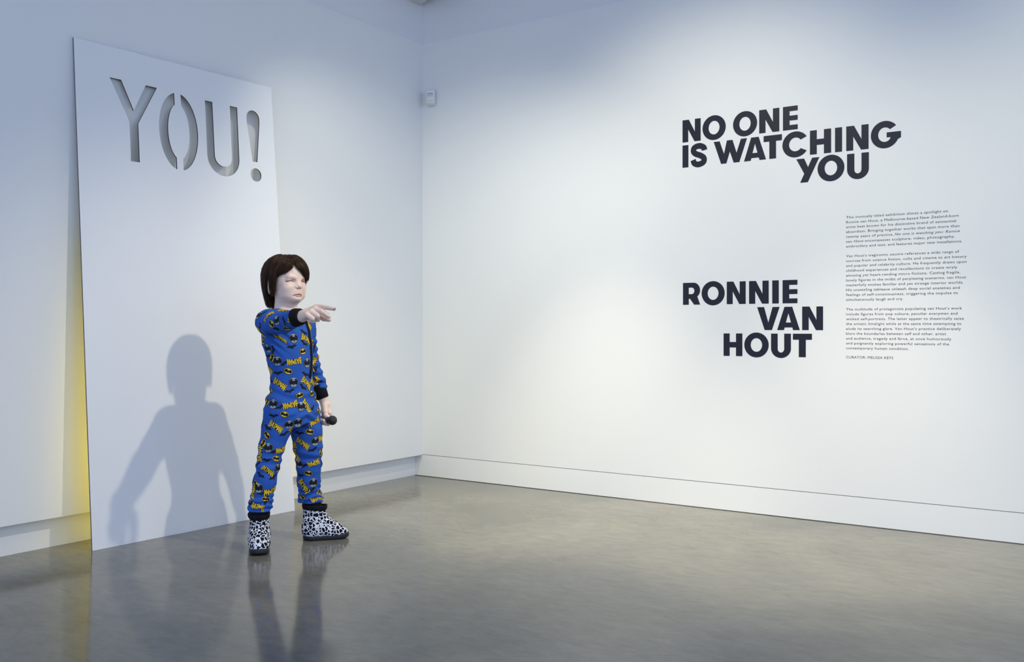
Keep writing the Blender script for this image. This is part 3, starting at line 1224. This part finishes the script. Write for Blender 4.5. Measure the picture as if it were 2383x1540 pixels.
def bat_arch():
    p = bat_poly(.054, .021)
    return [(x, y + .004 - 5.0 * x * x) for x, y in p]


MOTIF = {'W': word_shapes(),
         'D': [('k', 1, ellp(.047, .047)), ('g', 2, ellp(.0435, .0435)), ('k', 3, emb_poly(.0440, .0410))],
         'O': [('k', 1, ellp(.0425, .0295)), ('y', 2, ellp(.0385, .0255)), ('k', 3, emb_poly(.0375, .0225))],
         'B': [('k', 1, bat_arch())]}
FLAT = {}


def tri_motif(kind):
    """each layer triangulated and cut fine enough to follow the cloth"""
    if kind in FLAT:
        return FLAT[kind]
    res = []
    for c, lay, poly in MOTIF[kind]:
        bm_ = bmesh.new()
        for t in tessellate_polygon([[Vector((a, b, 0)) for a, b in poly]]):
            try:
                bm_.faces.new([bm_.verts.new((poly[i][0], poly[i][1], 0)) for i in t])
            except ValueError:
                pass
        bmesh.ops.remove_doubles(bm_, verts=bm_.verts[:], dist=1e-6)
        for _ in range(4):
            es_ = [e for e in bm_.edges if e.calc_length() > .009]
            if not es_:
                break
            bmesh.ops.subdivide_edges(bm_, edges=es_, cuts=1)
            bmesh.ops.triangulate(bm_, faces=bm_.faces[:])
        bm_.verts.index_update()
        res.append((c, lay, [tuple(v.co)[:2] for v in bm_.verts], [tuple(v.index for v in f.verts) for f in bm_.faces]))
        bm_.free()
    FLAT[kind] = res
    return res


WRV, FAV, WLV = Vector(WR_R), Vector(f_), Vector(WR_L)
pv, pf, pm = [], [], []
placed = []
MI = {'k': 0, 'y': 1, 'g': 2}


def stamp(kind, p, nor, up, ang, sc=1.0):
    global pv
    up = (up - nor * up.dot(nor))
    if up.length < 1e-4:
        return
    up.normalize()
    rgt = up.cross(nor)
    a = R(ang)
    X = rgt * math.cos(a) + up * math.sin(a)
    Y = up * math.cos(a) - rgt * math.sin(a)
    lv_ = []
    n0 = len(pv)
    for c, lay, vs, fs in tri_motif(kind):
        k = len(pv)
        ok = []
        for u, v in vs:
            q, nq, _, _ = suit_bvh.find_nearest(p + X * (u * sc) + Y * (v * sc))
            pv.append(tuple(q + nq * (.0004 + .0005 * lay)))
        for f in fs:
            A, Bv, Cv = (Vector(pv[k + i]) for i in f)
            e = max((A - Bv).length, (Bv - Cv).length, (Cv - A).length)
            if e > .02:
                continue
            if (A - WRV).dot(FAV) > -.036 and (A - WRV).length < .09:
                continue
            if A.y > .12 and .60 < A.z < .735 and A.x < .12 and A.y > .125 + 0 and (A - WLV).length < .062:
                continue
            pf.append(tuple(k + i for i in f))
            pm.append(MI[c])


def crops(sc, ox, oy, items):
    return [(k, ox + x / sc, oy + y / sc, a) for k, x, y, a in items]


VIS = crops(6.417, 560, 560, [
    ('W', 405, 1120, 62), ('W', 745, 1130, 68), ('W', 440, 992, -4), ('W', 640, 1040, 30), ('D', 268, 1110, 0), ('B', 335, 1090, 60),
    ('D', 535, 1190, 20), ('B', 660, 1190, 110), ('O', 455, 1240, -40), ('B', 560, 1330, 8), ('O', 700, 1305, -10), ('B', 940, 1385, -28),
    ('W', 590, 1460, -25), ('D', 795, 1455, 5), ('W', 985, 1480, -30), ('O', 310, 1500, -20), ('W', 270, 1365, 60), ('D', 910, 1250, 10),
    ('W', 1000, 1240, -50), ('B', 300, 1290, 40)]) + crops(6.417, 560, 780, [
    ('B', 770, 190, 15), ('B', 945, 135, -33), ('O', 930, 240, 10), ('D', 405, 195, 10), ('D', 550, 385, 0), ('D', 990, 410, 0), ('W', 800, 385, 187),
    ('B', 640, 445, 22), ('O', 710, 535, -20), ('B', 560, 582, 5), ('B', 965, 600, -20), ('D', 790, 700, 0), ('W', 580, 730, -33), ('W', 985, 720, -42),
    ('W', 1105, 715, 52), ('B', 920, 790, -40), ('B', 740, 850, 14), ('O', 885, 895, 18), ('O', 1065, 865, 12), ('O', 455, 840, -50), ('B', 1165, 700, -20),
    ('D', 490, 1025, 0), ('O', 402, 995, 60), ('W', 740, 1035, 190), ('D', 905, 1060, 0), ('W', 985, 1065, -60), ('B', 1080, 1105, 22), ('B', 590, 1090, 20),
    ('O', 655, 1180, -20), ('B', 490, 1220, -2), ('W', 525, 1370, -36), ('D', 720, 1330, 0), ('D', 855, 1295, 0), ('W', 1105, 1285, 200), ('B', 960, 1350, 18),
    ('B', 390, 1395, -30), ('O', 1035, 1440, -10), ('B', 655, 1490, 22), ('B', 880, 1480, -4), ('O', 395, 1490, -50), ('O', 1185, 1120, 62), ('B', 1130, 530, 60),
    ('O', 470, 340, 60), ('B', 410, 330, 0), ('W', 1090, 430, 70), ('B', 450, 690, -30), ('B', 505, 210, 80), ('O', 1205, 800, 10), ('B', 1110, 170, 70)]) + crops(4.813, 560, 1000, [
    ('D', 835, 125, 0), ('W', 695, 155, -38), ('D', 310, 200, 0), ('O', 252, 150, 62), ('W', 460, 218, 192), ('B', 370, 255, 16), ('O', 400, 320, -15),
    ('B', 295, 350, -3), ('W', 225, 262, 92), ('B', 812, 235, 22), ('O', 895, 245, 62), ('W', 820, 370, 198), ('B', 205, 380, 60), ('D', 420, 430, 0),
    ('W', 300, 460, -40), ('B', 370, 545, 22), ('W', 632, 290, -80), ('D', 655, 380, 0), ('O', 760, 485, -15), ('B', 665, 520, -8), ('B', 700, 415, 10),
    ('D', 815, 590, 0), ('W', 705, 635, -58), ('B', 795, 690, 22), ('O', 872, 700, 62), ('D', 200, 650, 0), ('O', 170, 612, -60), ('W', 340, 680, 192),
    ('B', 235, 725, 5), ('O', 285, 775, -12), ('W', 142, 720, 90), ('W', 198, 868, -14), ('B', 310, 785, 62), ('W', 855, 772, 12), ('O', 692, 750, -40), ('B', 212, 520, -30)])
EYE = CAM - BASE
for kind, px, py, ang in VIS:
    d = ray(px, py).normalized()
    hit = suit_bvh.ray_cast(EYE, d)
    if hit[0] is None:
        for ox in (-4, 4, -8, 8, -12, 12):
            hit = suit_bvh.ray_cast(EYE, ray(px + ox, py).normalized())
            if hit[0] is not None:
                break
    if hit[0] is None:
        continue
    up = Vector((0, 0, 1))
    placed.append(hit[0].copy())
    stamp(kind, hit[0], hit[1], up, ang)
# the sides turned away from the photograph carry the same print
order = rng.permutation(len(gq))
cyc = ['W', 'B', 'D', 'O', 'B', 'W', 'O', 'D']
ci = 0
pl = np.array([tuple(p) for p in placed])
for fi in order[:9000]:
    c = gv_[gq[fi]].mean(0)
    if c[2] < .20 or c[2] > 1.085:
        continue
    if np.min(((pl - c) ** 2).sum(1)) < .050 ** 2:
        continue
    vc = Vector(c)
    loc, nor, _, _ = suit_bvh.find_nearest(vc)
    dv = EYE - loc
    if nor.dot(dv.normalized()) > .25:
        hh = suit_bvh.ray_cast(loc + nor * .003, dv.normalized())
        if hh[0] is None:
            continue
    pl = np.vstack([pl, c])
    if abs(nor.z) > .9:
        continue
    stamp(cyc[ci % 8], loc, nor, Vector((0, 0, 1)), {'W': (-35, 190)[ci % 2], 'B': (15, -25)[ci // 8 % 2], 'D': 0, 'O': (-18, 15)[ci // 8 % 2]}[cyc[ci % 8]])
    ci += 1
pme = mesh_py('fabric_print', pv, pf)
pme.materials.append(M_PBLACK)
pme.materials.append(M_PYELLOW)
pme.materials.append(M_PGREY)
pme.polygons.foreach_set('material_index', np.array(pm, np.int32))
fp = link('fabric_print', pme, suit, (), True)
fp['kind'] = 'stuff'


# ---- boots
def boot(heel, toe):
    h_, t_ = np.array(heel, float), np.array(toe, float)
    e = (t_ - h_)
    Ln = np.linalg.norm(e)
    e /= Ln
    ang = math.atan2(e[1], e[0])
    Fd = Field()
    Fd.capsule((.052, 0, .050), (Ln - .060, .002, .038), .041, .034, .02)
    Fd.capsule((Ln - .075, .002, .034), (Ln - .030, .002, .024), .034, .025, .02, sc=(1, 1.25, 1))
    Fd.capsule((.060, 0, .045), (.058, 0, .150), .0425, .0430, .045, sc=(1.26, 1, 1))
    Fd.capsule((.085, 0, .085), (.13, 0, .052), .030, .028, .04)

    def trim_(P, d):
        z = P[:, 2]
        d = d + .0016 * np.sin(z * 150 + 3 * np.sin(P[:, 0] * 40)) * np.clip((z - .05) / .03, 0, 1) * np.exp(-((z - .085) / .03) ** 2)
        d = np.maximum(d, .014 - z)
        return np.maximum(d, z - .156)
    Fd.add(trim_, (0, 0, 0), 0, 0, 'm')
    v_, q_ = Fd.mesh(.0025)
    o = link('boot', quad_mesh('boot', v_, q_), person, (M_COW,), True)
    o.location = (h_[0], h_[1], 0)
    o.rotation_euler = (0, 0, ang)
    Sd = Field()
    Sd.capsule((.050, 0, .013), (Ln - .041, .002, .013), .0470, .0410, .01)

    def slab(P, d):
        z = P[:, 2]
        rise = np.clip((P[:, 0] - Ln + .06) / .06, 0, 1) ** 2 * .010
        q = np.abs(z - .0125 - rise) - .0125
        h2 = np.maximum(.006 - np.abs(d - q), 0)
        return np.maximum(d, q) + h2 * h2 / .024
    Sd.add(slab, (0, 0, 0), 0, 0, 'm')
    v_, q_ = Sd.mesh(.0022)
    v_ = v_.copy()
    link('sole', quad_mesh('sole', v_, q_), o, (M_SOLE,), True)
    # dark fleece collar round the opening
    cv, cf = [], []
    prof = [(.0, .144), (.0025, .147), (.0045, .155), (.0045, .163), (.001, .168), (-.005, .166), (-.008, .155), (-.008, .14)]
    sg = 40
    for dr, z in prof:
        for i in range(sg):
            a = 2 * math.pi * i / sg
            wob = .0012 * math.sin(a * 7) + .0012 * math.sin(a * 3 + 1)
            cv.append((.058 + (.0550 + dr + wob) * math.cos(a), (.0455 + dr + wob) * math.sin(a), z + wob - .004 * math.cos(a)))
    for j in range(len(prof) - 1):
        for i in range(sg):
            k = (i + 1) % sg
            cf.append((j * sg + i, j * sg + k, (j + 1) * sg + k, (j + 1) * sg + i))
    link('lining', mesh_py('lining', cv, cf), o, (M_BLACKC,), True)
    return o


boot((-.078, -.120), (.078, -.258))
boot((-.013, .086), (.138, .250))

# ---- hair
hc = Vector((-.032, 0, 1.262))
hv, hf, hcol = [], [], []
SX, SY, SZ = .094, .074, .088


def hair_point(az, th, lift):
    """point on the inflated head; below the equator the hair hangs down"""
    az_, the = R(az), R(min(th, 97))
    back = max(0, -math.cos(az_))
    side = abs(math.sin(az_))
    lift = lift + .006 * back * min(th / 60, 1) + .004 * side * min(th / 60, 1)
    x = math.sin(the) * math.cos(az_) * (SX + lift)
    y = math.sin(the) * math.sin(az_) * (SY + lift)
    z = math.cos(the) * (SZ + lift)
    p = Vector((x, y, z))
    if th > 97:
        drop = (th - 97) * .00178
        p.z -= drop
        f = 1 - min(drop / .15, 1) ** 1.5 * (.22 * back + .06)
        p.x *= f
        p.y *= f
    return hc + p


PART = -20


EDGE = [(-180, 176), (-128, 168), (-116, 140), (-106, 100), (-97, 98), (-92, 140), (-86, 147), (-80, 140), (-76, 104), (-70, 95), (-60, 91),
        (-45, 86), (-30, 78), (-20, 68), (-10, 78), (5, 90), (20, 97), (38, 101), (55, 98), (70, 110), (85, 135), (110, 140), (130, 168), (180, 176)]


def end_angle(az):
    """how far a lock falls, by azimuth from the front"""
    az = (az + 180) % 360 - 180
    return float(np.interp(az, [p[0] for p in EDGE], [p[1] for p in EDGE]))


def strand(d, lift, wd, n=12, shade=1.0, jit=0.0, extra=0.0):
    """d = azimuth from the part (-180..180)"""
    sg = 1 if d > 0 else -1
    sweep = 30 * min(abs(d) / 22, 1) * max(0, 1 - abs(d) / 90)
    base_az = PART + d
    end_az = base_az + sg * (sweep + 2)
    te = end_angle(end_az) + random.uniform(-3, 2) + extra * (.35 if abs(end_az) < 78 else 1)
    ph, am = random.uniform(0, 6), random.uniform(.3, 1.6)
    lw = random.uniform(-.0025, .0035)
    pts_ = []
    for i in range(n + 1):
        s = i / n
        g = s ** 1.3
        az = base_az + (end_az - base_az) * g + sg * 13 * min(max((s * te - 52) / 34, 0), 1) * max(0, 1 - abs(d) / 60) + jit * 4 * s + am * math.sin(s * 7 + ph)
        th = 3 + (te - 3) * s
        lf = lift * min(1, .35 + s * 3) + .005 * math.sin(min(s, 1) * math.pi) + lw * s
        p = hair_point(az, th, lf)
        pts_.append(p)
    k = len(hv)
    for i, p in enumerate(pts_):
        t = (pts_[min(i + 1, n)] - pts_[max(i - 1, 0)]).normalized()
        out = (p - hc)
        if p.z < hc.z:
            out.z = 0
        out = (out - t * out.dot(t)).normalized()
        sd_ = t.cross(out)
        s = i / n
        ww = wd * (1 - .85 * max(0, (s - .70) / .30)) * (.4 + min(s * 4, 1) * .6)
        for a, b in ((-1, -.3), (0, .5), (1, -.3)):
            hv.append(tuple(p + sd_ * a * ww + out * b * ww))
            hcol.append(shade)
    for i in range(n):
        a = k + i * 3
        for j in range(2):
            hf.append((a + j, a + j + 1, a + j + 4, a + j + 3))
        hf.append((a + 2, a, a + 3, a + 5))


for layer, (lift, cnt, wd) in enumerate(((.006, 420, .0040), (.011, 700, .0026), (.015, 1500, .0014), (.0185, 1700, .0009))):
    clump = 0
    for i in range(cnt):
        if i % 9 == 0:
            cen = random.uniform(-176, 176)
            clump = random.uniform(.6, 1.45)
            cx_ = random.uniform(-5, 4)
        d = cen + random.gauss(0, 3.2)
        if abs(d) < .4 or abs(d) > 179:
            continue
        fr = max(0, 1 - abs(d) / 60)
        strand(d, lift * (1 - .25 * fr) + random.uniform(-.002, .002), wd * random.uniform(.7, 1.3), shade=clump * random.uniform(.7, 1.35), jit=random.uniform(-1, 1), extra=cx_)
# a few stray locks over the forehead and flyaways at the nape
for d, lf in ((-7, .012), (-9, .013), (-5, .011)):
    strand(d, lf, .0009, shade=1.0)
hme = mesh_py('hair', hv, hf)
hc_ = np.ones((len(hv), 4), np.float32)
sh = np.array(hcol)[:, None]
hc_[:, :3] = np.array([[.027, .0125, .0078]]) * sh
ca = hme.color_attributes.new('Col', 'FLOAT_COLOR', 'POINT')
ca.data.foreach_set('color', hc_.ravel())
hair = link('hair', hme, person, (M_HAIR,), True)
# wig cap under the locks, upper skull only
Cp = Field()
Cp.ell((-.034, 0, 1.268), (.099, .079, .092), .01)


def capcut(P, d):
    x, y, z = P[:, 0], P[:, 1], P[:, 2]
    front = np.clip((x - .0) / .05, 0, 1)
    lim = 1.255 + .075 * front - .10 * np.clip((-x - .04) / .05, 0, 1)
    return np.maximum(d, lim - z)


Cp.add(capcut, (0, 0, 0), 0, 0, 'm')
v_, q_ = Cp.mesh(.0035)
cme = quad_mesh('wig_cap', v_, q_)
cc = np.ones((len(cme.vertices), 4), np.float32)
cc[:, :3] = (.018, .009, .006)
ca = cme.color_attributes.new('Col', 'FLOAT_COLOR', 'POINT')
ca.data.foreach_set('color', cc.ravel())
link('wig_cap', cme, hair, (M_HAIR,), True)

# ------------------------------------------------------------------ microphone in the left hand
mic = empty('microphone', BASE + Vector(MB), 'black hand-held microphone gripped in the lowered hand', 'microphone')
bm = bmesh.new()
bmesh.ops.create_uvsphere(bm, u_segments=36, v_segments=24, radius=.0232)
me = D.meshes.new('grille')
bm.to_mesh(me)
bm.free()
link('grille', me, mic, (M_METAL,), True)
md = Vector(MD)
tube_mesh('collar_ring', [md * .0165, md * .017, md * .022, md * .0225], [.0190, .0212, .0212, .0190], M_DARKP, mic, seg=32)
tube_mesh('handle', [md * .020, md * .030, md * .060, md * .170, md * .178, md * .180], [.0185, .0165, .0135, .0105, .0098, .007], M_MIC, mic, seg=32)
